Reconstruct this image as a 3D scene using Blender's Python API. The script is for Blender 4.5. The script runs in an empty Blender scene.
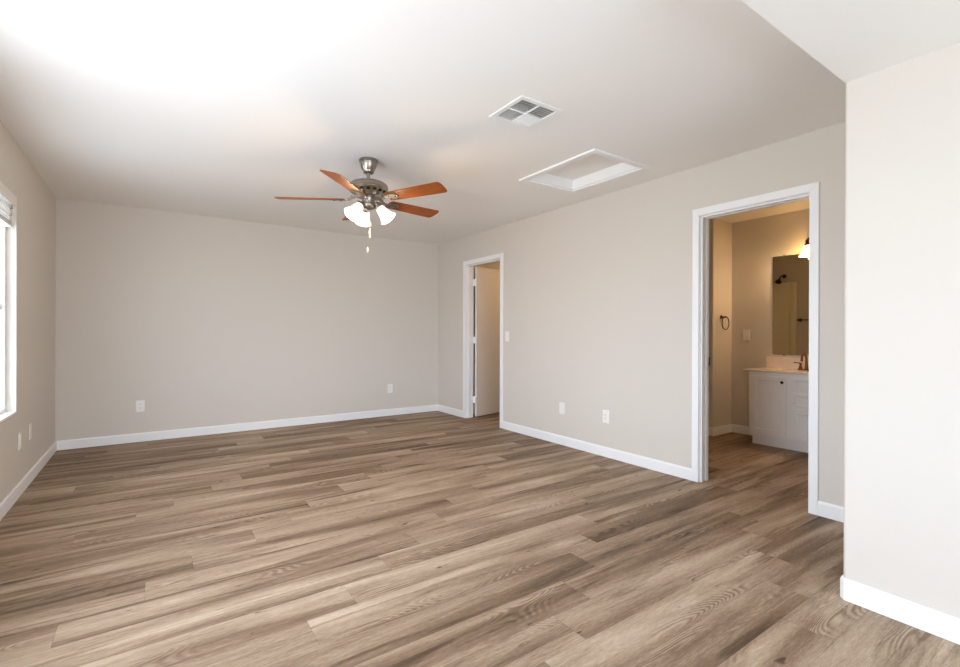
import bpy, bmesh, math, random
from mathutils import Vector, Matrix
random.seed(7)
PI = math.pi
SC = bpy.context.scene
COL = SC.collection

# ------------------------------------------------------------------ camera
CAM_H = 1.1485
FPX, YAW, PITCH, ROLL = 473.456, .6066, -.0015, .003
c_, s_ = math.cos(YAW), math.sin(YAW)
cp, sp = math.cos(PITCH), math.sin(PITCH)
cr, sr = math.cos(ROLL), math.sin(ROLL)
rt = Vector((c_, -s_, 0)); fw0 = Vector((s_, c_, 0)); zh = Vector((0, 0, 1))
fw = fw0 * cp + zh * sp
up = zh * cp - fw0 * sp
R_ = rt * cr + up * sr
U_ = up * cr - rt * sr
cam_d = bpy.data.cameras.new('camera')
cam = bpy.data.objects.new('camera', cam_d); COL.objects.link(cam)
cam_d.sensor_width = 36; cam_d.sensor_fit = 'HORIZONTAL'
cam_d.lens = FPX * 36 / 960
cam_d.clip_start = .05
M = Matrix.Identity(4)
for i in range(3):
    M[i][0] = R_[i]; M[i][1] = U_[i]; M[i][2] = -fw[i]
M[2][3] = CAM_H
cam.matrix_world = M
SC.camera = cam

# ------------------------------------------------------------------ world, daylight, exposure
SKY = 13.0
GROUND = 8.6
SC.view_settings.view_transform = 'Standard'
SC.view_settings.look = 'None'
SC.view_settings.gamma = 1
SC.view_settings.use_curve_mapping = False
SC.view_settings.exposure = 0.02
SC.cycles.use_denoising = True
SC.cycles.max_bounces = 12
SC.cycles.diffuse_bounces = 8
SC.cycles.transparent_max_bounces = 12
SC.cycles.sample_clamp_indirect = 8
SC.cycles.caustics_reflective = False
SC.cycles.caustics_refractive = False
w = bpy.data.worlds.new('sky'); SC.world = w; w.use_nodes = True
nt = w.node_tree; nt.nodes.clear()
tc = nt.nodes.new('ShaderNodeTexCoord'); sx = nt.nodes.new('ShaderNodeSeparateXYZ')
mr = nt.nodes.new('ShaderNodeMapRange'); mr.inputs[1].default_value = -.03; mr.inputs[2].default_value = .05
mx = nt.nodes.new('ShaderNodeMix'); mx.data_type = 'RGBA'
mx.inputs[6].default_value = (GROUND * .87, GROUND * .968, GROUND * 1.09, 1)
mx.inputs[7].default_value = (SKY * .82, SKY * .968, SKY * 1.17, 1)
bg = nt.nodes.new('ShaderNodeBackground'); ow = nt.nodes.new('ShaderNodeOutputWorld')
nt.links.new(tc.outputs['Generated'], sx.inputs[0]); nt.links.new(sx.outputs[2], mr.inputs[0])
nt.links.new(mr.outputs[0], mx.inputs[0]); nt.links.new(mx.outputs[2], bg.inputs[0])
nt.links.new(bg.outputs[0], ow.inputs[0])


def portal(name, loc, rot, sx_, sy_):
    d = bpy.data.lights.new(name, 'AREA'); d.shape = 'RECTANGLE'; d.size = sx_; d.size_y = sy_
    d.cycles.is_portal = True
    o = bpy.data.objects.new(name, d); COL.objects.link(o); o.location = loc; o.rotation_euler = rot
    return o


# room numbers (metres; camera stands at x=0, y=0)
XL, XR, YB, H = -.761, 3.472, 6.088, 2.44
XW = 3.587                      # bathroom / closet face of the right wall
XC, YC, HS = 2.468, .789, 2.235  # projecting wall corner, dropped ceiling
YR = -2.2                       # wall behind the camera
WIN = (3.65, 4.475, .588, 2.068)   # left wall window y0,y1,z0,z1
SLD = (.7, 2.95, .595, 2.055)      # glass sliding door in the left wall, out of frame
REARW = (-.6, 2.3, .03, 2.2)       # glazed opening behind the camera
portal('daylight_window', (XL - .16, (WIN[0] + WIN[1]) / 2, (WIN[2] + WIN[3]) / 2), (0, -PI / 2, 0), WIN[3] - WIN[2], WIN[1] - WIN[0])
portal('daylight_slider', (XL - .16, (SLD[0] + SLD[1]) / 2, (SLD[2] + SLD[3]) / 2), (0, -PI / 2, 0), SLD[3] - SLD[2], SLD[1] - SLD[0])
portal('daylight_rear', ((REARW[0] + REARW[1]) / 2, YR - .16, (REARW[2] + REARW[3]) / 2), (PI / 2, 0, 0), REARW[1] - REARW[0], REARW[3] - REARW[2])

# ------------------------------------------------------------------ materials


def srgb(r, g, b):
    f = lambda v: (v / 255 / 12.92) if v / 255 <= .04045 else ((v / 255 + .055) / 1.055) ** 2.4
    return (f(r), f(g), f(b), 1)


def mat(name, col, rough=.5, metal=0, spec=.5):
    m = bpy.data.materials.new(name); m.use_nodes = True
    b = m.node_tree.nodes['Principled BSDF']
    b.inputs['Base Color'].default_value = col; b.inputs['Roughness'].default_value = rough
    b.inputs['Metallic'].default_value = metal; b.inputs['Specular IOR Level'].default_value = spec
    return m


def N(m, t, **kw):
    n = m.node_tree.nodes.new(t)
    for k, v in kw.items():
        setattr(n, k, v)
    return n


def L(m, a, b):
    m.node_tree.links.new(a, b)


def bump(m, scale, strength, dist=.002, detail=3):
    b = m.node_tree.nodes['Principled BSDF']
    t = N(m, 'ShaderNodeTexCoord'); n = N(m, 'ShaderNodeTexNoise'); bp = N(m, 'ShaderNodeBump')
    n.inputs['Scale'].default_value = scale; n.inputs['Detail'].default_value = detail
    bp.inputs['Strength'].default_value = strength; bp.inputs['Distance'].default_value = dist
    L(m, t.outputs['Object'], n.inputs['Vector']); L(m, n.outputs['Fac'], bp.inputs['Height']); L(m, bp.outputs[0], b.inputs['Normal'])
    return m


def mottled(m, c1, c2, scale, stretch=(1, 1, 1), detail=4):
    b = m.node_tree.nodes['Principled BSDF']
    t = N(m, 'ShaderNodeTexCoord'); mp = N(m, 'ShaderNodeMapping'); n = N(m, 'ShaderNodeTexNoise'); r = N(m, 'ShaderNodeValToRGB')
    mp.inputs['Scale'].default_value = stretch; n.inputs['Scale'].default_value = scale; n.inputs['Detail'].default_value = detail
    r.color_ramp.elements[0].position = .3; r.color_ramp.elements[1].position = .7
    r.color_ramp.elements[0].color = c1; r.color_ramp.elements[1].color = c2
    L(m, t.outputs['Object'], mp.inputs['Vector']); L(m, mp.outputs[0], n.inputs['Vector']); L(m, n.outputs['Fac'], r.inputs[0]); L(m, r.outputs[0], b.inputs['Base Color'])
    return m


M_WALL = bump(mat('greige_wall_paint', srgb(215, 208, 198), .75, spec=.25), 90, .12)
M_CEIL = bump(mat('ceiling_paint', srgb(242, 240, 236), .85, spec=.2), 70, .12)
M_TRIM = mat('white_trim_paint', srgb(241, 241, 240), .4, spec=.4)
M_DOOR = mat('door_paint', srgb(222, 214, 202), .45, spec=.4)
M_PLATE = mat('white_plastic', srgb(240, 238, 232), .35)
M_SLOT = mat('dark_slot', srgb(60, 56, 52), .6)
M_CAB = mat('white_cabinet_paint', srgb(246, 244, 240), .4)
M_TOP = mottled(mat('cultured_marble', srgb(240, 228, 212), .2), srgb(243, 233, 220), srgb(232, 217, 200), 9)
M_BRONZE = mat('oil_rubbed_bronze', srgb(70, 45, 28), .35, .9)
M_COPPER = mat('bronze_faucet', srgb(132, 90, 58), .3, .95)
M_NICKEL = bump(mat('brushed_nickel', srgb(158, 149, 138), .3, 1), 260, .08)
M_DARKMETAL = mat('dark_vent', srgb(40, 36, 32), .5, .6)
M_MIRROR = mat('mirror_glass', (.7, .68, .6, 1), .02, 1)
M_VINYL = mat('white_vinyl', srgb(244, 244, 244), .35)
M_BLIND = mat('blind_white', srgb(232, 229, 223), .5)
M_VENTW = mat('vent_enamel', srgb(240, 240, 236), .4)
M_SURR = mat('tub_surround', srgb(240, 235, 212), .3)
M_DUCT = mat('duct_dark', srgb(176, 173, 164), .8)

# glass: thin pane that lets light straight through
M_GLASS = bpy.data.materials.new('window_glass'); M_GLASS.use_nodes = True
_b = M_GLASS.node_tree.nodes['Principled BSDF']; M_GLASS.node_tree.nodes.remove(_b)
_t = N(M_GLASS, 'ShaderNodeBsdfTransparent'); _g = N(M_GLASS, 'ShaderNodeBsdfGlossy'); _m = N(M_GLASS, 'ShaderNodeMixShader')
_g.inputs['Roughness'].default_value = .02; _m.inputs[0].default_value = .06
L(M_GLASS, _t.outputs[0], _m.inputs[1]); L(M_GLASS, _g.outputs[0], _m.inputs[2])
L(M_GLASS, _m.outputs[0], M_GLASS.node_tree.nodes['Material Output'].inputs[0])


M_TINT = M_GLASS.copy(); M_TINT.name = 'dimmed_glass'  # tint added to dim the daylight coming through these panes
for _n in M_TINT.node_tree.nodes:
    if _n.type == 'BSDF_TRANSPARENT': _n.inputs[0].default_value = (.84, .85, .86, 1)


def lampglass(name, col, e):
    m = mat(name, srgb(250, 246, 238), .35)
    b = m.node_tree.nodes['Principled BSDF']
    b.inputs['Emission Color'].default_value = col; b.inputs['Emission Strength'].default_value = e
    return m


M_SHADE = lampglass('frosted_lit_glass', (1, .84, .6, 1), 1.25)
M_SHADE2 = lampglass('warm_lit_glass', (1, .56, .18, 1), 30.0)

# fan blade wood
M_BLADE = mat('cherry_blade_wood', srgb(176, 98, 42), .42, spec=.3)
mottled(M_BLADE, srgb(112, 56, 16), srgb(160, 86, 28), 6, (1.5, 14, 14), 5)


PLANK_SEED = 2.5


def floor_mat():
    m = bpy.data.materials.new('vinyl_plank_floor'); m.use_nodes = True
    b = m.node_tree.nodes['Principled BSDF']

    def math_(op, a, v=None, **k):
        n = N(m, 'ShaderNodeMath', operation=op)
        for i, q in enumerate((a, v)):
            if q is None: continue
            if isinstance(q, (int, float)): n.inputs[i].default_value = q
            else: L(m, q, n.inputs[i])
        return n.outputs[0]
    t = N(m, 'ShaderNodeTexCoord'); s = N(m, 'ShaderNodeSeparateXYZ'); L(m, t.outputs['Object'], s.inputs[0])
    x, y = s.outputs[0], s.outputs[1]
    W_, LN = .178, 1.5
    v = math_('DIVIDE', math_('SUBTRACT', y, 2.474), W_)
    row = math_('FLOOR', v)
    wn = N(m, 'ShaderNodeTexWhiteNoise', noise_dimensions='1D'); L(m, row, wn.inputs['W'])
    off = math_('ADD', math_('MULTIPLY', row, .235), math_('MULTIPLY', wn.outputs['Value'], .10))
    u = math_('DIVIDE', math_('SUBTRACT', math_('ADD', x, .08), off), LN)
    colm = math_('FLOOR', u)
    pid = N(m, 'ShaderNodeCombineXYZ'); L(m, row, pid.inputs[0]); L(m, colm, pid.inputs[1]); pid.inputs[2].default_value = PLANK_SEED
    wp = N(m, 'ShaderNodeTexWhiteNoise', noise_dimensions='3D'); L(m, pid.outputs[0], wp.inputs['Vector'])
    rv = wp.outputs['Value']
    ro = N(m, 'ShaderNodeSeparateColor'); L(m, wp.outputs['Color'], ro.inputs[0])
    # plank-local coordinates
    lx = math_('ADD', x, math_('MULTIPLY', ro.outputs[0], 37.0))
    ly = math_('ADD', y, math_('MULTIPLY', ro.outputs[1], 53.0))

    def noise(sx_, sy_, detail, rough=.55, dist=0.0):
        cb = N(m, 'ShaderNodeCombineXYZ')
        L(m, math_('MULTIPLY', lx, sx_), cb.inputs[0]); L(m, math_('MULTIPLY', ly, sy_), cb.inputs[1])
        n = N(m, 'ShaderNodeTexNoise'); n.inputs['Scale'].default_value = 1; n.inputs['Detail'].default_value = detail
        n.inputs['Roughness'].default_value = rough; n.inputs['Distortion'].default_value = dist
        L(m, cb.outputs[0], n.inputs['Vector']); return n.outputs['Fac']
    broad = noise(.7, 6.5, 3, .5, .6)
    streak = noise(2.4, 40, 5, .68, 1.2)
    fine = noise(26, 210, 4, .75, .5)
    # cathedral figure: rings of a stretched noise field, only in patches
    fld = noise(1.1, 6.5, 1.0, .4, .2)
    rings = math_('SINE', math_('MULTIPLY', fld, 260.0))
    rmask = N(m, 'ShaderNodeMapRange'); L(m, noise(1.3, 7, 1), rmask.inputs[0]); rmask.inputs[1].default_value = .56; rmask.inputs[2].default_value = .68
    ringv = math_('MULTIPLY', math_('MULTIPLY', rings, rmask.outputs[0]), .11)
    # dark brown streaks and small knots
    dk = noise(.9, 13, 3, .6, .8)
    dmask = N(m, 'ShaderNodeMapRange'); L(m, dk, dmask.inputs[0]); dmask.inputs[1].default_value = .57; dmask.inputs[2].default_value = .72
    kn = noise(8, 22, 2, .5)
    kmask = N(m, 'ShaderNodeMapRange'); L(m, kn, kmask.inputs[0]); kmask.inputs[1].default_value = .70; kmask.inputs[2].default_value = .77
    f = math_('ADD', math_('MULTIPLY', math_('SUBTRACT', broad, .5), 1.0), .575)
    f = math_('ADD', f, math_('MULTIPLY', math_('SUBTRACT', streak, .5), .42))
    f = math_('ADD', f, math_('MULTIPLY', math_('SUBTRACT', fine, .5), .50))
    f = math_('ADD', f, math_('MULTIPLY', math_('SUBTRACT', rv, .5), .17))
    f = math_('ADD', f, ringv)
    f = math_('SUBTRACT', f, math_('MULTIPLY', dmask.outputs[0], .28))
    f = math_('SUBTRACT', f, math_('MULTIPLY', kmask.outputs[0], .40))
    rp = N(m, 'ShaderNodeValToRGB'); L(m, f, rp.inputs[0])
    e = rp.color_ramp.elements
    e[0].position = .02; e[0].color = srgb(70, 54, 42)
    e[1].position = .98; e[1].color = srgb(205, 187, 166)
    for p, c in ((.25, srgb(90, 72, 56)), (.48, srgb(128, 106, 86)), (.70, srgb(168, 147, 125))):
        q = e.new(p); q.color = c
    # seams
    fv = math_('FRACT', v); fu = math_('FRACT', u)
    dv = math_('MULTIPLY', math_('MINIMUM', fv, math_('SUBTRACT', 1.0, fv)), W_)
    du = math_('MULTIPLY', math_('MINIMUM', fu, math_('SUBTRACT', 1.0, fu)), LN)
    sm = N(m, 'ShaderNodeMapRange'); L(m, math_('MINIMUM', dv, du), sm.inputs[0])
    sm.inputs[1].default_value = .0004; sm.inputs[2].default_value = .0016; sm.inputs[3].default_value = .72; sm.inputs[4].default_value = 1
    mc = N(m, 'ShaderNodeMix', data_type='RGBA', blend_type='MULTIPLY'); mc.inputs[0].default_value = 1
    L(m, rp.outputs[0], mc.inputs[6]); L(m, sm.outputs[0], mc.inputs[7])
    L(m, mc.outputs[2], b.inputs['Base Color'])
    b.inputs['Roughness'].default_value = .55; b.inputs['Specular IOR Level'].default_value = .15
    bp = N(m, 'ShaderNodeBump'); bp.inputs['Strength'].default_value = .12; bp.inputs['Distance'].default_value = .001
    L(m, f, bp.inputs['Height']); L(m, bp.outputs[0], b.inputs['Normal'])
    return m


M_FLOOR = floor_mat()

# ------------------------------------------------------------------ mesh helpers


class MB:
    def __init__(s): s.bm = bmesh.new()

    def box(s, x0, x1, y0, y1, z0, z1, mtx=None):
        vs = [s.bm.verts.new((x, y, z)) for x in (x0, x1) for y in (y0, y1) for z in (z0, z1)]
        for f in ((0, 1, 3, 2), (4, 6, 7, 5), (0, 4, 5, 1), (2, 3, 7, 6), (0, 2, 6, 4), (1, 5, 7, 3)):
            s.bm.faces.new([vs[i] for i in f])
        if mtx: bmesh.ops.transform(s.bm, matrix=mtx, verts=vs)
        return s

    def prism(s, poly, a0, a1, axis='z', mtx=None):
        def P(p, a):
            return (p[0], p[1], a) if axis == 'z' else ((a, p[0], p[1]) if axis == 'x' else (p[0], a, p[1]))
        A = [s.bm.verts.new(P(p, a0)) for p in poly]; B = [s.bm.verts.new(P(p, a1)) for p in poly]
        n = len(poly)
        s.bm.faces.new(A); s.bm.faces.new(B[::-1])
        for i in range(n): s.bm.faces.new((A[i], B[i], B[(i + 1) % n], A[(i + 1) % n]))
        if mtx: bmesh.ops.transform(s.bm, matrix=mtx, verts=A + B)
        return s

    def lathe(s, prof, n=40, mtx=None, loc=(0, 0, 0)):
        allv = []; rings = []
        for r, z in prof:
            if r < 1e-6:
                v = s.bm.verts.new((loc[0], loc[1], loc[2] + z)); rings.append([v] * n); allv.append(v)
            else:
                R = [s.bm.verts.new((loc[0] + r * math.cos(2 * PI * i / n), loc[1] + r * math.sin(2 * PI * i / n), loc[2] + z)) for i in range(n)]
                rings.append(R); allv += R
        for A, B in zip(rings, rings[1:]):
            for i in range(n):
                j = (i + 1) % n
                q = []
                for v in (A[i], A[j], B[j], B[i]):
                    if v not in q: q.append(v)
                if len(q) > 2: s.bm.faces.new(q)
        if mtx: bmesh.ops.transform(s.bm, matrix=mtx, verts=allv)
        return s

    def tube(s, pts, r, n=12, closed=False):
        pts = [Vector(p) for p in pts]; k = len(pts); rings = []; pn = None
        for i, p in enumerate(pts):
            a = pts[i - 1] if (i or closed) else p
            b = pts[(i + 1) % k] if (i < k - 1 or closed) else p
            t = (b - a).normalized()
            if pn is None:
                pn = t.orthogonal().normalized()
            else:
                pn = (pn - t * pn.dot(t)).normalized()
            bn = t.cross(pn)
            rr = r[i] if isinstance(r, (list, tuple)) else r
            rings.append([s.bm.verts.new(p + (pn * math.cos(2 * PI * j / n) + bn * math.sin(2 * PI * j / n)) * rr) for j in range(n)])
        for i in range(k if closed else k - 1):
            A, B = rings[i], rings[(i + 1) % k]
            sh = 0
            if closed and i == k - 1:
                sh = min(range(n), key=lambda q: (A[0].co - B[q].co).length)
            for j in range(n):
                s.bm.faces.new((A[j], A[(j + 1) % n], B[(j + 1 + sh) % n], B[(j + sh) % n]))
        if not closed:
            s.bm.faces.new(rings[0][::-1]); s.bm.faces.new(rings[-1])
        return s

    def sphere(s, loc, r, sc=(1, 1, 1)):
        bmesh.ops.create_uvsphere(s.bm, u_segments=20, v_segments=12, radius=r,
                                  matrix=Matrix.Translation(loc) @ Matrix.Diagonal((*sc, 1)))
        return s

    def sweep(s, path, prof):
        """prof = [(distance from wall, z)], offset to the left of the path direction, mitred corners"""
        P = [Vector(p) for p in path]; rings = []
        for i, p in enumerate(P):
            d0 = (P[i] - P[i - 1]).normalized() if i else None
            d1 = (P[i + 1] - P[i]).normalized() if i < len(P) - 1 else None
            n0 = Vector((-d0.y, d0.x)) if d0 else None; n1 = Vector((-d1.y, d1.x)) if d1 else None
            if n0 is None: m = n1
            elif n1 is None: m = n0
            else:
                m = (n0 + n1).normalized(); m = m / m.dot(n0)
            rings.append([s.bm.verts.new((p.x + m.x * d, p.y + m.y * d, z)) for d, z in prof])
        n = len(prof)
        for A, B in zip(rings, rings[1:]):
            for j in range(n):
                s.bm.faces.new((A[j], A[(j + 1) % n], B[(j + 1) % n], B[j]))
        s.bm.faces.new(rings[0][::-1]); s.bm.faces.new(rings[-1])
        return s

    def build(s, name, m, parent=None, bevel=0, smooth=False, seg=2, loc=None, rot=None):
        bmesh.ops.recalc_face_normals(s.bm, faces=s.bm.faces)
        me = bpy.data.meshes.new(name); s.bm.to_mesh(me); s.bm.free()
        o = bpy.data.objects.new(name, me); COL.objects.link(o)
        me.materials.append(m)
        if parent: o.parent = parent
        if loc: o.location = loc
        if rot: o.rotation_euler = rot
        if smooth:
            for p in me.polygons: p.use_smooth = True
            if smooth != 'all':
                me.set_sharp_from_angle(angle=math.radians(40))
        if bevel:
            md = o.modifiers.new('bevel', 'BEVEL'); md.width = bevel; md.segments = seg; md.limit_method = 'ANGLE'; md.angle_limit = math.radians(40)
            md.harden_normals = False
        return o


def struct(o):
    o['kind'] = 'structure'; return o


def tag(o, label, cat, group=None):
    o['label'] = label; o['category'] = cat
    if group: o['group'] = group
    return o


def thing(name, label, cat, loc=(0, 0, 0), rotz=0, group=None):
    o = bpy.data.objects.new(name, None); COL.objects.link(o); o.empty_display_size = .1
    o.location = loc; o.rotation_euler = (0, 0, rotz)
    return tag(o, label, cat, group)


def copy_tree(o, parent=None):
    c = o.copy(); COL.objects.link(c)
    if parent: c.parent = parent
    for ch in list(o.children): copy_tree(ch, c)
    return c


def wall(name, axis, a0, a1, u0, u1, z0, z1, holes=(), m=None):
    """wall slab with rectangular openings (u0,u1,z0,z1); axis = thickness axis"""
    us = sorted({u0, u1, *[h[i] for h in holes for i in (0, 1)]}); zs = sorted({z0, z1, *[h[i] for h in holes for i in (2, 3)]})
    us = [u for u in us if u0 <= u <= u1]; zs = [z for z in zs if z0 <= z <= z1]
    solid = {}
    for i in range(len(us) - 1):
        for j in range(len(zs) - 1):
            cu, cz = (us[i] + us[i + 1]) / 2, (zs[j] + zs[j + 1]) / 2
            solid[i, j] = not any(h[0] < cu < h[1] and h[2] < cz < h[3] for h in holes)
    b = MB(); vc = {}

    def V(a, u, z):
        k = (a, u, z)
        if k not in vc:
            vc[k] = b.bm.verts.new((a, u, z) if axis == 'x' else ((u, a, z) if axis == 'y' else (u, z, a)))
        return vc[k]
    for (i, j), s in solid.items():
        if not s: continue
        U0, U1, Z0, Z1 = us[i], us[i + 1], zs[j], zs[j + 1]
        b.bm.faces.new((V(a0, U0, Z0), V(a0, U1, Z0), V(a0, U1, Z1), V(a0, U0, Z1)))
        b.bm.faces.new((V(a1, U0, Z0), V(a1, U1, Z0), V(a1, U1, Z1), V(a1, U0, Z1)))
        for (di, dj, p, q) in ((-1, 0, (U0, Z0), (U0, Z1)), (1, 0, (U1, Z0), (U1, Z1)), (0, -1, (U0, Z0), (U1, Z0)), (0, 1, (U0, Z1), (U1, Z1))):
            if not solid.get((i + di, j + dj), False):
                b.bm.faces.new((V(a0, *p), V(a0, *q), V(a1, *q), V(a1, *p)))
    return struct(b.build(name, m or M_WALL))


# ------------------------------------------------------------------ structure
HATCH = (2.588, 3.128, 2.31, 3.045)
VENT = (1.65, 1.96, 1.99, 2.29)
D1 = (4.570, 5.336, 2.052)     # closet doorway y0,y1,height
D2 = (1.296, 2.032, 2.052)     # bathroom doorway
YT = 2.87; XN = 5.171; XM = 5.57; YBR = .62   # bathroom: nook wall, its corner, far wall, right wall

struct(MB().box(XL - .2, 6.0, YR - .2, YB + .2, -.12, 0).build('floor', M_FLOOR))
wall('ceiling', 'z', H, H + .16, XL - .2, 6.0, YR - .2, YB + .2,
     [(HATCH[0], HATCH[1], HATCH[2], HATCH[3]), (VENT[0] + .03, VENT[1] - .03, VENT[2] + .03, VENT[3] - .03)], M_CEIL)
struct(MB().box(1.45, XC + .25, YR - .1, YC, HS, H - .0005).build('soffit', M_CEIL, bevel=.004, seg=2))
wall('wall_back', 'y', YB, YB + .15, XL - .2, 6.0, 0, H)
wall('wall_left', 'x', XL - .14, XL, YR, YB, 0, H, [WIN, SLD])
wall('wall_rear', 'y', YR - .14, YR, XL - .2, XC + .3, 0, H, [REARW])
wall('wall_right', 'x', XR, XW, YC - .05, YB, 0, H, [(D1[0] - .02, D1[1] + .02, 0, D1[2] + .02), (D2[0] - .02, D2[1] + .02, 0, D2[2] + .02)])
b = MB()
r = .013
arc = [(XC + r - r * math.sin(a), YC - r + r * math.cos(a)) for a in [i * PI / 2 / 6 for i in range(7)]]
b.prism([(XR + .05, YC)] + arc + [(XC, YR), (XR + .05, YR)], 0, H)
struct(b.build('wall_hall', M_WALL, smooth=True))
struct(MB().box(XL - 1.05, XL - .14, YR, 3.25, 2.32, 2.5).build('sky_blocker_left', M_TRIM))  # unseen slab added to cut sky light through the left glazing
struct(MB().box(XL - 4.2, XL - .14, 3.25, YB + .5, 2.2, 2.36).build('sky_blocker_window', M_TRIM))  # deeper slab added out of view, blocks sky light from window_1
struct(MB().box(XL - 3, 5, YR - 2.2, YR - .14, 2.3, 2.46).build('sky_blocker_rear', M_TRIM))  # added behind the camera to keep sky light out of the rear glazing
# bathroom and closet shells
wall('wall_bathroom_far', 'x', XM, XM + .12, YBR, YT + .02, 0, H)
wall('wall_bathroom_side', 'y', YBR - .1, YBR, XW, XM + .12, 0, H)
struct(MB().prism([(XN, YT), (XM + .12, YT), (XM + .12, 3.75), (XN, 3.75)], 0, H).build('wall_bathroom_nook', M_WALL, bevel=.012, seg=3))
wall('wall_bathroom_tub', 'y', 3.75, 3.86, XW, XM + .12, 0, H)
wall('wall_closet_far', 'x', 5.4, 5.52, 3.86, YB, 0, H)
wall('wall_closet_side', 'y', 5.56, 5.66, XW, 5.4, 0, H)

# baseboards
BB = [(0, 0), (.012, 0), (.012, .078), (.007, .092), (0, .092)]
BBd = BB


def baseboard(name, *runs):
    b = MB()
    for p in runs: b.sweep(p, BB)
    return struct(b.build(name, M_TRIM, bevel=.0015))


CW = .058   # casing width
baseboard('baseboard_back', [(XR - .0118, YB), (XL + .0118, YB)])
baseboard('baseboard_left', [(XL, YB), (XL, SLD[1] + .06)])
baseboard('baseboard_right', [(XR, D1[1] + CW), (XR, YB)], [(XR, D2[1] + CW), (XR, D1[0] - CW)], [(XR, YC), (XR, D2[0] - CW)])
q = .013
baseboard('baseboard_hall', [(XC, YR), (XC, YC - q), (XC + q, YC), (XR, YC)])
baseboard('baseboard_bathroom', [(XM, 2.46), (XM, YT), (XN, YT), (XN, 3.1)], )


# door casings and jambs
def casing(name, y0, y1, zt):
    b = MB(); t = .0125
    x0, x1 = XR - t, XR
    for xa, xb in ((XR - t, XR), (XW, XW + t)):
        zz = zt + CW
        b.prism([(y0 - CW, 0), (y0 - .004, 0), (y0 - .004, zt + .004), (y0 - CW, zz)], xa, xb, 'x')
        b.prism([(y1 + CW, 0), (y1 + .004, 0), (y1 + .004, zt + .004), (y1 + CW, zz)], xa, xb, 'x')
        b.prism([(y0 - CW, zz), (y0 - .004, zt + .004), (y1 + .004, zt + .004), (y1 + CW, zz)], xa, xb, 'x')
    o = struct(b.build(name, M_TRIM, bevel=.003))
    j = MB()
    e = .018
    j.box(XR, XW, y0 - e, y0, 0, zt + e); j.box(XR, XW, y1, y1 + e, 0, zt + e); j.box(XR, XW, y0, y1, zt, zt + e)
    j.build('jamb', M_TRIM, o, bevel=.002)
    return o


tr1 = casing('trim_1', *D1)
tr2 = casing('trim_2', *D2)
# door stops
s1 = MB(); xs = XW - .05
for (y0, y1, zt) in (D1,):
    s1.box(xs - .032, xs, y0, y0 + .011, 0, zt); s1.box(xs - .032, xs, y1 - .011, y1, 0, zt); s1.box(xs - .032, xs, y0 + .011, y1 - .011, zt - .011, zt)
s1.build('door_stop', M_TRIM, tr1, bevel=.002)
s2 = MB()
for xa, xb in ((XR + .012, XR + .04), (XR + .074, XW - .008)):       # split pocket-door jamb with a slot between
    s2.box(xa, xb, D2[1] - .012, D2[1], 0, D2[2]); s2.box(xa, xb, D2[0], D2[1] - .012, D2[2] - .012, D2[2])
s2.build('door_stop', M_TRIM, tr2, bevel=.002)
k = MB(); k.box(XW - .006, XW + .004, D2[1] - .015, D2[1] - .004, .895, .965)
k.build('strike_plate', M_BRONZE, tr2)['label'] = 'dark bronze strike plate'

# open closet door
piv = (XW + .008, D1[1] - .001, 0)
dl = MB(); dl.box(.02, .775, -.041, -.006, .012, D1[2] - .006)
door = struct(dl.build('door_1', M_DOOR, bevel=.002, loc=piv, rot=(0, 0, math.radians(13))))
for z in (.24, 1.05, 1.83):
    h = MB(); h.lathe([(0, z - .046), (.007, z - .046), (.007, z + .046), (0, z + .046)], 12)
    h.box(.0, .0195, -.038, -.002, z - .045, z + .045)
    h.build('hinge', M_TRIM, door, smooth=True)
kn = MB(); my = Matrix.Translation((.70, 0, .95))
for sg, yo in ((-1, -.041), (1, -.006)):
    mm = my @ Matrix.Translation((0, yo, 0)) @ Matrix.Rotation(sg * -PI / 2, 4, 'X')
    kn.lathe([(0, 0), (.032, 0), (.032, .006), (.012, .012), (.012, .03), (.026, .04), (.028, .052), (.018, .062), (0, .064)], 24, mm)
kn.build('door_knob', M_BRONZE, door, smooth=True)['label'] = 'dark bronze door knob'


# windows
def window(name, axis, a_in, a_out, u0, u1, z0, z1, rail=None, mull=None, glass=None):
    """vinyl frame, sash rail, pane.  a_in/a_out = frame depth range on the thickness axis"""
    def B(b, ua, ub, za, zb, p=a_in, q=a_out):
        return b.box(min(p, q), max(p, q), ua, ub, za, zb) if axis == 'x' else b.box(ua, ub, min(p, q), max(p, q), za, zb)
    f = .045
    b = MB(); B(b, u0, u0 + f, z0, z1); B(b, u1 - f, u1, z0, z1); B(b, u0 + f, u1 - f, z0, z0 + f); B(b, u0 + f, u1 - f, z1 - f, z1)
    o = struct(b.build(name, M_VINYL, bevel=.003))
    am = (a_in + a_out) / 2
    if rail:
        r = MB(); B(r, u0 + f, u1 - f, rail - .022, rail + .022, am - .018, am + .018); r.build('meeting_rail', M_VINYL, o, bevel=.003)
    for mu in (mull or ()):
        r = MB(); B(r, mu - .035, mu + .035, z0 + f, z1 - f, am - .018, am + .018); r.build('mullion', M_VINYL, o, bevel=.003)
    g = MB(); B(g, u0 + f, u1 - f, z0 + f, z1 - f, am - .003, am + .003); g.build('pane', glass or M_GLASS, o)
    return o


w1 = window('window_1', 'x', XL - .05, XL - .11, *WIN, rail=1.31, mull=(), glass=M_TINT)
sl = MB(); sl.box(XL - .05, XL + .004, WIN[0] + .001, WIN[1] - .001, WIN[2] - .0, WIN[2] + .016); sl.build('window_sill', M_TRIM, w1, bevel=.004)
window('window_2', 'x', XL - .04, XL - .12, *SLD, mull=[(SLD[0] + SLD[1]) / 2])
window('window_3', 'y', YR - .04, YR - .12, *REARW, mull=[(REARW[0] + REARW[1]) / 2], glass=M_TINT)

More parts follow.
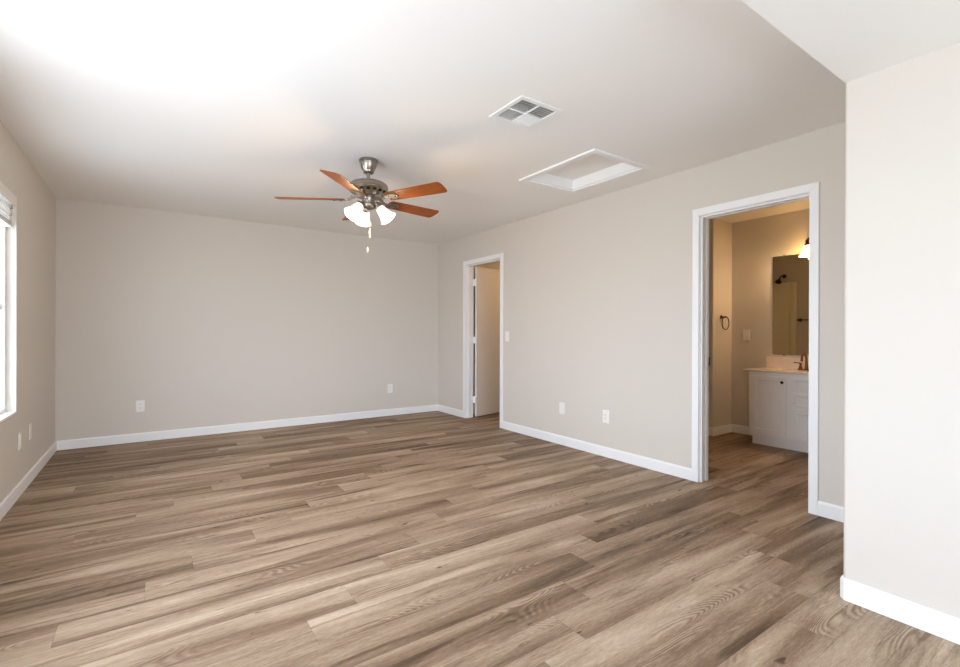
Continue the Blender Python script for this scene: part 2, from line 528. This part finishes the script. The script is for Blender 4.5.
# raised blind
bl = thing('window_blind', 'raised white slatted blind gathered under its valance at the top of the left window', 'blind', (XL, (WIN[0] + WIN[1]) / 2, WIN[3]))
hw = (WIN[1] - WIN[0]) / 2 - .006
MB().box(-.012, .004, -hw, hw, -.068, -.001).build('valance', M_BLIND, bl, bevel=.004)
MB().box(-.066, -.014, -hw + .004, hw - .004, -.045, -.003).build('headrail', M_BLIND, bl, bevel=.003)
for i in range(9):
    z = -.056 - i * .0165
    a = Matrix.Translation((-.04, 0, z)) @ Matrix.Rotation(random.uniform(-.22, .16), 4, 'Y') @ Matrix.Rotation(random.uniform(-.003, .003), 4, 'X')
    pr = [(-.025, -.001), (-.012, .0015), (0, .0025), (.012, .0015), (.025, -.001), (.025, .0015), (.012, .004), (0, .005), (-.012, .004), (-.025, .0015)]
    e = random.uniform(0, .012)
    MB().prism(pr, -hw + .01 + e, hw - .004 - e, 'y', a).build('slat', M_BLIND, bl)
MB().box(-.066, -.014, -hw + .008, hw - .008, -.216, -.198).build('bottom_rail', M_BLIND, bl, bevel=.004)


# ------------------------------------------------------------------ attic hatch
ah = thing('attic_hatch', 'white framed rectangular attic access hatch in the ceiling', 'attic hatch', ((HATCH[0] + HATCH[1]) / 2, (HATCH[2] + HATCH[3]) / 2, H))
hx, hy = (HATCH[1] - HATCH[0]) / 2, (HATCH[3] - HATCH[2]) / 2
f = MB(); cw = .05
oX, oY = hx + cw, hy + cw
for (p) in ([(-oX, -oY), (oX, -oY), (hx, -hy), (-hx, -hy)], [(oX, -oY), (oX, oY), (hx, hy), (hx, -hy)], [(oX, oY), (-oX, oY), (-hx, hy), (hx, hy)], [(-oX, oY), (-oX, -oY), (-hx, -hy), (-hx, hy)]):
    f.prism(p, -.014, 0)
f.build('frame', M_TRIM, ah, bevel=.003)
li = MB(); t = .012
li.box(-hx, -hx + t, -hy, hy, 0, .13); li.box(hx - t, hx, -hy, hy, 0, .13); li.box(-hx + t, hx - t, -hy, -hy + t, 0, .13); li.box(-hx + t, hx - t, hy - t, hy, 0, .13)
li.build('lining', M_TRIM, ah)
MB().box(-hx + t, hx - t, -hy + t, hy - t, .085, .105).build('panel', M_CEIL, ah, bevel=.002)

# ------------------------------------------------------------------ ceiling vent (four-way register)
cv = thing('ceiling_vent', 'square white four way louvered air vent in the ceiling', 'air vent', ((VENT[0] + VENT[1]) / 2, (VENT[2] + VENT[3]) / 2, H))
hv = .155; iv = .125
f = MB()
for k_ in range(4):
    mm = Matrix.Rotation(k_ * PI / 2, 4, 'Z')
    f.prism([(-hv, -hv), (hv, -hv), (iv, -iv), (-iv, -iv)], -.006, 0, 'z', mm)
f.box(-.003, .003, -iv, iv, -.006, .004); f.box(-iv, iv, -.003, .003, -.006, .004)
f.build('frame', M_VENTW, cv, bevel=.002)
du = MB()
du.box(-iv, -iv + .002, -iv, iv, 0, .12); du.box(iv - .002, iv, -iv, iv, 0, .12); du.box(-iv, iv, -iv, -iv + .002, 0, .12); du.box(-iv, iv, iv - .002, iv, 0, .12); du.box(-iv, iv, -iv, iv, .118, .12)
du.build('duct_boot', M_DUCT, cv)['label'] = 'dark duct opening'
# each quadrant: louvres along x or y, tilted to throw outwards
for (qx, qy, along, sg) in ((-1, 1, 'y', -1), (-1, -1, 'x', -1), (1, -1, 'x', -1), (1, 1, 'y', 1)):
    bb = MB(); cxq, cyq = qx * (iv + .005) / 2, qy * (iv + .005) / 2; hq = (iv - .007) / 2
    for i in range(6):
        o_ = -hq + (i + .5) * 2 * hq / 6
        if along == 'x':
            mm = Matrix.Translation((cxq, cyq + o_, 0)) @ Matrix.Rotation(sg * math.radians(-33), 4, 'X')
            bb.box(-hq, hq, -.0065, .0065, -.0008, .0008, mm)
        else:
            mm = Matrix.Translation((cxq + o_, cyq, 0)) @ Matrix.Rotation(sg * math.radians(33), 4, 'Y')
            bb.box(-.0065, .0065, -hq, hq, -.0006, .0006, mm)
    bb.build('louver_bank', M_VENTW, cv)


# ------------------------------------------------------------------ ceiling fan
FX, FY = 1.333, 3.393
fan = thing('ceiling_fan', 'five blade cherry wood ceiling fan with nickel motor and three lit glass shades', 'ceiling fan', (FX, FY, H))
MB().lathe([(0, 0), (.066, 0), (.069, -.006), (.069, -.016), (.064, -.02), (.062, -.034), (.056, -.058), (.046, -.078), (.04, -.088), (.04, -.098), (.03, -.103), (0, -.103)], 48).build('canopy', M_NICKEL, fan, smooth=True)
MB().lathe([(0, -.09), (.0125, -.09), (.0125, -.15), (.02, -.152), (.022, -.168), (0, -.168)], 24).build('downrod', M_NICKEL, fan, smooth=True)
mo = MB().lathe([(0, -.158), (.035, -.158), (.05, -.163), (.085, -.167), (.12, -.175), (.138, -.186), (.146, -.199), (.147, -.214), (.142, -.219), (.142, -.226), (.132, -.236), (.112, -.252), (.1, -.27), (.085, -.278), (0, -.278)], 64).build('motor_housing', M_NICKEL, fan, smooth=True)
vr = MB()
for i in range(16):
    a0 = 2 * PI * i / 16
    mm = Matrix.Rotation(a0, 4, 'Z') @ Matrix.Translation((.1225, 0, -.245)) @ Matrix.Rotation(math.radians(-39), 4, 'Y')
    vr.prism([(-.008, -.013), (.008, -.013), (.012, -.006), (.012, .006), (.008, .013), (-.008, .013)], -.003, .0015, 'z', mm)
vr.build('vent_slots', M_DARKMETAL, mo)['label'] = 'dark slots round the motor'
MB().lathe([(0, -.276), (.06, -.276), (.06, -.284), (.05, -.288), (.047, -.296), (.047, -.326), (.054, -.332), (.056, -.346), (.05, -.358), (.03, -.37), (.012, -.376), (.008, -.388), (0, -.39)], 40).build('switch_housing', M_NICKEL, fan, smooth=True)
BA = -60.9; BZ = -.30; PITCHB = math.radians(14)
for k_ in range(5):
    mrot = Matrix.Rotation(math.radians(BA + 72 * k_), 4, 'Z')
    sag = math.radians((1.1, .9, -.8, -1.6, -.6)[k_])       # slight droop of the individual blades
    pit = Matrix.Translation((0, 0, BZ)) @ Matrix.Rotation(-sag, 4, 'Y') @ Matrix.Rotation(-(math.radians(10.5) if k_ == 3 else PITCHB), 4, 'X')
    ir = MB()
    # arm: curved bar from the motor out to the blade root
    ir.prism([(.06, -.014), (.12, -.010), (.165, -.016), (.19, -.032), (.235, -.036), (.262, -.022), (.27, 0), (.262, .022), (.235, .036), (.19, .032), (.165, .016), (.12, .010), (.06, .014)], -.0045, -.0005, 'z', mrot @ pit @ Matrix.Translation((0, 0, -.004)))
    ir.prism([(.055, -.013), (.13, -.009), (.13, .009), (.055, .013)], -.283, -.274, 'z', mrot)
    ir.tube([mrot @ Vector((.10, 0, -.281)), mrot @ Vector((.13, 0, -.292)), mrot @ Vector((.155, 0, BZ - .005))], .0085, 10)
    iro = ir.build('blade_iron', M_NICKEL, fan, bevel=.0015)
    for (rx, ry) in ((.2, .018), (.2, -.018), (.247, 0)):
        rv = MB(); rv.lathe([(0, -.012), (.004, -.0115), (.006, -.0085), (0, -.0085)], 10, mrot @ pit @ Matrix.Translation((rx, ry, 0)))
        rv.build('screw', M_DARKMETAL, iro, smooth=True)
    bd = MB()
    bd.prism([(.172, -.04), (.18, -.051), (.19, -.055), (.3, -.059), (.625, -.0685), (.640, -.0665), (.652, -.052), (.656, -.02), (.656, .02), (.652, .052), (.640, .0665), (.625, .0685), (.3, .059), (.19, .055), (.18, .051), (.172, .04)], -.003, .003, 'z', Matrix.Identity(4))
    o = bd.build('blade', M_BLADE, fan, bevel=.0015)
    o.matrix_local = mrot @ pit
# lights: three bell shades
view_az = math.atan2(fw0.y, fw0.x) - PI / 2      # world angle of 'screen right'
for a in (0, 119, 236):
    az = view_az + math.radians(a)
    mz = Matrix.Rotation(az, 4, 'Z')
    tilt = math.radians(40)
    # local shade axis: +Z runs from neck to mouth
    ms = mz @ Matrix.Translation((.072, 0, -.345)) @ Matrix.Rotation(PI - tilt, 4, 'Y')
    arm = MB()
    arm.tube([mz @ Vector(p) for p in ((.035, 0, -.335), (.055, 0, -.328), (.07, 0, -.335), (.078, 0, -.352))], .009, 12)
    arm.lathe([(0, -.006), (.02, -.006), (.028, 0), (.03, .02), (.027, .024), (0, .024)], 24, ms)
    ao = arm.build('lamp_arm', M_NICKEL, fan, smooth=True)
    sh = MB()
    prof = [(.026, .012), (.031, .022), (.036, .04), (.040, .06), (.046, .082), (.054, .102), (.063, .118), (.066, .124)]
    sh.lathe(prof + [(p[0] - .004, p[1]) for p in prof[::-1]] + [prof[0]], 40, ms)
    sh.build('lamp_shade', M_SHADE, ao, smooth=True)
    bu = MB(); bu.lathe([(0, .02), (.012, .022), (.014, .04), (.026, .065), (.03, .08), (.026, .096), (.012, .108), (0, .11)], 20, ms)
    bu.build('bulb', M_SHADE, ao, smooth=True)
    d = bpy.data.lights.new('fan_bulb_light', 'POINT'); d.energy = 9; d.color = (1, .66, .36); d.shadow_soft_size = .03
    lo = bpy.data.objects.new('fan_bulb_light', d); COL.objects.link(lo); lo.parent = fan; lo.location = (ms @ Vector((0, 0, .125)))
for (vx, vy, zb, fob) in ((.024, -.05, -.53, .06), (.007, -.045, -.665, .034)):
    px, py = vx * math.cos(view_az) - vy * math.sin(view_az), vx * math.sin(view_az) + vy * math.cos(view_az)
    ch = MB()
    n = int((-.35 - zb) / .006)
    ch.tube([(px, py, -.335), (px, py, zb)], .0013, 6)
    for i in range(n):
        ch.sphere((px, py, -.345 - i * .006), .0019)
    co = ch.build('pull_chain', M_NICKEL, fan, smooth=True)
    MB().lathe([(0, .004), (.003, .003), (.0055, -.006), (.006, -.02), (.0045, -fob), (0, -fob - .002)], 14, loc=(px, py, zb)).build('pull_fob', M_PLATE, co, smooth=True)


# ------------------------------------------------------------------ wall plates (local: plate faces -Y, lies on y=0)
def plate(name, label, cat, loc, rotz, kind, group=None):
    t = thing(name, label, cat, loc, rotz, group)
    MB().box(-.037, .037, -.006, 0, -.06, .06).build('cover_plate', M_PLATE, t, bevel=.003)
    if kind == 'duplex':
        for z in (.02, -.02):
            so = MB(); so.prism([(-.017, -.009), (-.012, -.0145), (.012, -.0145), (.017, -.009), (.017, .009), (.012, .0145), (-.012, .0145), (-.017, .009)], -.0085, -.005, 'y', Matrix.Translation((0, 0, z)))
            so = so.build('socket', M_PLATE, t, bevel=.001)
            sl = MB(); sl.box(-.0075, -.0055, -.0092, -.0083, z - .001, z + .007); sl.box(.0055, .0075, -.0092, -.0083, z - .001, z + .007)
            sl.box(-.002, .002, -.0092, -.0083, z - .009, z - .005); sl.build('slots', M_SLOT, so)
        sc = MB(); sc.lathe([(0, 0), (.003, 0), (.0025, .0015), (0, .0018)], 12, Matrix.Translation((0, -.006, 0)) @ Matrix.Rotation(PI / 2, 4, 'X')); sc.build('screw', M_PLATE, t)
    elif kind == 'rocker':
        MB().prism([(-.034, -.0055), (.034, -.0055), (.034, -.008), (0, -.0075), (-.034, -.011)], -.0165, .0165, 'x', Matrix(((1, 0, 0, 0), (0, 0, 1, 0), (0, 1, 0, 0), (0, 0, 0, 1)))).build('rocker', M_PLATE, t, bevel=.001)
    elif kind == 'toggle':
        MB().box(-.005, .005, -.008, -.005, -.012, .012).build('switch_slot', M_PLATE, t)
        MB().box(-.004, .004, -.016, -.006, .001, .011).build('toggle', M_PLATE, t, bevel=.001)
        for z in (.03, -.03):
            sc = MB(); sc.lathe([(0, 0), (.003, 0), (.0025, .0015), (0, .0018)], 12, Matrix.Translation((0, -.006, z)) @ Matrix.Rotation(PI / 2, 4, 'X'))
            sc.build('screw', M_PLATE, t)
    elif kind == 'decora':
        so = MB().box(-.0165, .0165, -.0085, -.005, -.0335, .0335).build('socket', M_PLATE, t, bevel=.001)
        for z in (.018, -.018):
            sl = MB(); sl.box(-.0075, -.0055, -.0092, -.0083, z - .001, z + .007); sl.box(.0055, .0075, -.0092, -.0083, z - .001, z + .007); sl.box(-.002, .002, -.0092, -.0083, z - .009, z - .005)
            sl.build('slots', M_SLOT, so)
    elif kind == 'blank':
        for z in (.03, -.03):
            sc = MB(); sc.lathe([(0, 0), (.003, 0), (.0025, .0015), (0, .0018)], 12, Matrix.Translation((0, -.006, z)) @ Matrix.Rotation(PI / 2, 4, 'X'))
            sc.build('screw', M_PLATE, t)
    return t


RW = -PI / 2      # plate on the right wall: local -Y -> world -X
LW = PI / 2       # plate on the left wall: local -Y -> world +X
plate('wall_outlet', 'white electrical outlet low on the back wall, near the left corner', 'outlet', (-.095, YB, .372), 0, 'duplex')
plate('wall_outlet', 'white electrical outlet low on the back wall, near the open closet door', 'outlet', (2.712, YB, .373), 0, 'duplex')
plate('blank_plate', 'blank white wall plate low on the right wall, the one nearer the closet door', 'wall plate', (XR, 3.517, .373), RW, 'blank')
plate('wall_outlet', 'white electrical outlet low on the right wall, the one nearer the bathroom door', 'outlet', (XR, 2.946, .374), RW, 'decora')
plate('wall_outlet', 'white electrical outlet on the left wall, right below the window corner', 'outlet', (XL, 4.575, .38), LW, 'duplex')
plate('blank_plate', 'blank white wall plate on the left wall, the one nearer the back corner', 'wall plate', (XL, 4.925, .385), LW, 'blank')
plate('light_switch', 'white light switch beside the casing of the open closet door', 'light switch', (XR, 4.432, 1.108), RW, 'rocker')
plate('light_switch', 'white switch plate on the bathroom wall, left of the mirror', 'light switch', (XM, 2.70, 1.13), RW, 'toggle')

# ------------------------------------------------------------------ bathroom
VY0, VY1 = 1.665, 2.457; VX = 5.12; VZ0, VZ1 = .105, .756
va = thing('bathroom_vanity', 'white bathroom vanity cabinet with one door and a drawer stack', 'vanity', (VX, (VY0 + VY1) / 2, 0))
hwv = (VY1 - VY0) / 2; dp = XM - VX
MB().box(.019, dp, -hwv, hwv, VZ0, VZ1).build('body', M_CAB, va, bevel=.002)
MB().box(.075, dp, -hwv + .003, hwv - .003, 0, VZ0).build('toe_kick', M_CAB, va)
ff = MB()
Yl = lambda y: y - (VY0 + VY1) / 2
ff.box(.003, .019, -hwv, hwv, VZ0, VZ1)
ff.build('face_frame', M_CAB, va)


def panel(name, y0, y1, z0, z1, knob):
    """overlay front with a recessed field and sloped inner edge"""
    b = MB(); a, c, d_, e = .045, .006, -.016, -.008
    y0, y1 = Yl(y0), Yl(y1)
    if z1 - z0 < .2: a = .028
    R = [[(x, y, z) for y, z in ((y0 + o, z0 + o), (y1 - o, z0 + o), (y1 - o, z1 - o), (y0 + o, z1 - o))] for x, o in ((.003, 0), (d_, 0), (d_, a), (e, a + c))]
    V = [[b.bm.verts.new(p) for p in r_] for r_ in R]
    for A, B in zip(V, V[1:]):
        for i in range(4): b.bm.faces.new((A[i], A[(i + 1) % 4], B[(i + 1) % 4], B[i]))
    b.bm.faces.new(V[-1]); b.bm.faces.new(V[0])
    o = b.build(name, M_CAB, va, bevel=.0015)
    kb = MB(); kb.lathe([(0, 0), (.007, 0), (.005, .006), (.006, .011), (.0135, .016), (.015, .022), (.011, .028), (0, .03)], 20, Matrix.Translation((d_ + .0005, Yl(knob[0]), knob[1])) @ Matrix.Rotation(-PI / 2, 4, 'Y'))
    kb.build('knob', M_BRONZE, o, smooth=True)['label'] = 'dark bronze knob'


panel('door', 2.10, 2.432, .132, .722, (2.128, .668))
panel('drawer', 1.70, 2.05, .588, .722, (1.875, .655))
panel('drawer', 1.70, 2.05, .432, .574, (1.875, .503))
panel('drawer', 1.70, 2.05, .132, .418, (1.875, .30))

ct = thing('countertop', 'cream cultured marble vanity top with backsplash on the white cabinet', 'countertop', (VX, (VY0 + VY1) / 2, VZ1 + .0002))
tp = MB(); tp.box(-.022, dp, Yl(1.617), Yl(2.507), 0, .02)
tp.build('slab', M_TOP, ct, bevel=.005, seg=3)
MB().box(dp - .02, dp, Yl(1.64), Yl(2.481), .02, .141).build('backsplash', M_TOP, ct, bevel=.004)
bs = MB()
prof = [(.0, .0215), (.07, .0212), (.14, .0215), (.175, .024), (.185, .0225), (.188, .0205), (0, .0205)]
bs.lathe(prof, 40, Matrix.Translation((.2, Yl(2.06), 0)) @ Matrix.Diagonal((.8, 1.05, 1, 1)))
bs.build('basin_rim', M_TOP, ct, smooth=True)

fa = thing('bathroom_faucet', 'dark bronze gooseneck faucet on the vanity top, in front of the mirror', 'faucet', (XM - .105, 2.06, VZ1 + .0202))
MB().prism([(.026 * math.cos(t), .058 * math.copysign(1, math.sin(t)) * 1.0 + .022 * math.sin(t)) for t in [2 * PI * (i + .5) / 32 for i in range(32)]], 0, .014).build('base_plate', M_COPPER, fa, bevel=.004)
sp_ = MB()
pts = [(0, 0, .01), (0, 0, .05), (0, 0, .10)] + [(-.055 + .055 * math.cos(t), 0, .115 + .055 * math.sin(t)) for t in [PI * i / 10 for i in range(0, 11)]] + [(-.11, 0, .095)]
sp_.tube(pts, [.017, .013, .011] + [.0105] * 11 + [.012], 14)
sp_.build('spout', M_COPPER, fa, smooth=True)
for sg in (-1, 1):
    hb = MB(); hb.lathe([(0, .012), (.02, .012), (.019, .02), (.012, .04), (.010, .06), (.013, .066), (.012, .074), (0, .078)], 20, loc=(0, sg * .052, 0))
    hb.tube([(0, sg * .052, .07), (0, sg * .08, .073), (0, sg * .115, .076)], [.006, .005, .0065], 10)
    hb.build('handle', M_COPPER, fa, smooth=True)

mi = thing('wall_mirror', 'frameless rectangular mirror above the bathroom vanity', 'mirror', (XM, 2.06, (.92 + 1.985) / 2))
MB().box(-.006, -.001, -.364, .364, -.532, .532).build('glass', M_MIRROR, mi, bevel=.002)
for y in (-.25, .25):
    for z in (-.532, .532): MB().box(-.009, 0, y - .01, y + .01, z - .008, z + .008).build('clip', M_NICKEL, mi)

vl = thing('vanity_light', 'bronze wall light with a glowing bell shade above the bathroom mirror', 'wall light', (XM, 2.055, 2.09))
MB().lathe([(0, 0), (.055, 0), (.055, .01), (.045, .02), (0, .022)], 32, Matrix.Rotation(-PI / 2, 4, 'Y')).build('back_plate', M_BRONZE, vl, smooth=True)
am = MB(); am.tube([(-.01, 0, 0), (-.05, 0, .005), (-.09, 0, .012), (-.115, 0, .003), (-.12, 0, -.03)], .008, 12)
am.lathe([(0, .012), (.018, .01), (.024, -.01), (.02, -.014), (0, -.014)], 20, loc=(-.12, 0, -.04))
am.build('arm', M_BRONZE, vl, smooth=True)
shp = [(.024, -.05), (.03, -.07), (.036, -.095), (.045, -.12), (.058, -.142), (.068, -.155)]
MB().lathe(shp + [(p[0] - .004, p[1]) for p in shp[::-1]] + [shp[0]], 36, loc=(-.12, 0, 0)).build('lamp_shade', M_SHADE2, vl, smooth=True)
d = bpy.data.lights.new('vanity_bulb_light', 'POINT'); d.energy = 17; d.color = (1, .67, .38); d.shadow_soft_size = .04
lo = bpy.data.objects.new('vanity_bulb_light', d); COL.objects.link(lo); lo.parent = vl; lo.location = (-.12, 0, -.16)

tr = thing('towel_ring', 'dark bronze towel ring on the bathroom wall, seen through the right doorway', 'towel ring', (5.336, YT, 1.335))
MB().lathe([(0, 0), (.024, 0), (.024, .006), (.014, .012), (.009, .02), (.009, .05), (.012, .054), (0, .06)], 24, Matrix.Rotation(PI / 2, 4, 'X')).build('post', M_BRONZE, tr, smooth=True)
MB().tube([(.074 * math.sin(t), -.052, -.068 + .074 * math.cos(t)) for t in [2 * PI * i / 40 for i in range(40)]], .0055, 10, closed=True).build('ring', M_BRONZE, tr, smooth=True)

tb = thing('towel_bar', 'dark bronze towel bar reflected in the bathroom mirror', 'towel bar', (XW, 2.66, 1.342))
for y in (-.26, .26):
    MB().lathe([(0, 0), (.026, 0), (.026, .008), (.014, .014), (.011, .06), (.015, .066), (0, .075)], 20, Matrix.Translation((0, y, 0)) @ Matrix.Rotation(PI / 2, 4, 'Y')).build('post', M_BRONZE, tb, smooth=True)
MB().tube([(.06, -.26, 0), (.06, .26, 0)], .008, 12).build('bar', M_BRONZE, tb, smooth=True)

su = thing('tub_surround', 'pale yellow tub surround panels reflected in the bathroom mirror', 'tub surround', (XW + .001, 3.36, 0))
MB().box(.0, .012, -.39, .385, .45, 1.885).build('end_panel', M_SURR, su, bevel=.004)
MB().box(.012, XN - XW - .01, .375, .388, .45, 1.885).build('back_panel', M_SURR, su, bevel=.004)
MB().prism([(.012, -.39), (.03, -.38), (.03, -.34), (.012, -.3)], .45, 1.885).build('edge_column', M_SURR, su, bevel=.004)
sh = thing('shower_head', 'dark shower head on its arm, reflected in the bathroom mirror', 'shower head', (XW, 3.13, 1.98))
MB().lathe([(0, 0), (.03, 0), (.028, .006), (.01, .012), (0, .012)], 20, Matrix.Rotation(PI / 2, 4, 'Y')).build('flange', M_BRONZE, sh, smooth=True)
MB().tube([(.0, 0, 0), (.06, 0, .01), (.11, 0, -.01), (.15, 0, -.05)], .009, 10).build('arm', M_BRONZE, sh, smooth=True)
MB().lathe([(0, -.01), (.014, -.008), (.016, .02), (.04, .05), (.042, .058), (0, .058)], 24, Matrix.Translation((.15, 0, -.05)) @ Matrix.Rotation(math.radians(140), 4, 'Y')).build('head', M_BRONZE, sh, smooth=True)

# unseen disc lamp added on the closet ceiling to light the open door
cl_ = thing('closet_fill', 'small disc light added unseen on the closet ceiling to light the open door', 'added light', (4.5, 4.75, H))
MB().lathe([(0, 0), (.09, 0), (.09, -.02), (.085, -.025), (0, -.025)], 32).build('base', M_TRIM, cl_, smooth=True)
MB().lathe([(0, -.05), (.05, -.045), (.08, -.025), (0, -.025)], 32).build('diffuser', M_SHADE2, cl_, smooth=True)
d = bpy.data.lights.new('closet_fill_light', 'AREA'); d.shape = 'DISK'; d.size = .15; d.energy = 5; d.color = (1, .66, .34)
lo = bpy.data.objects.new('closet_fill_light', d); COL.objects.link(lo); lo.parent = cl_; lo.location = (0, 0, -.053)
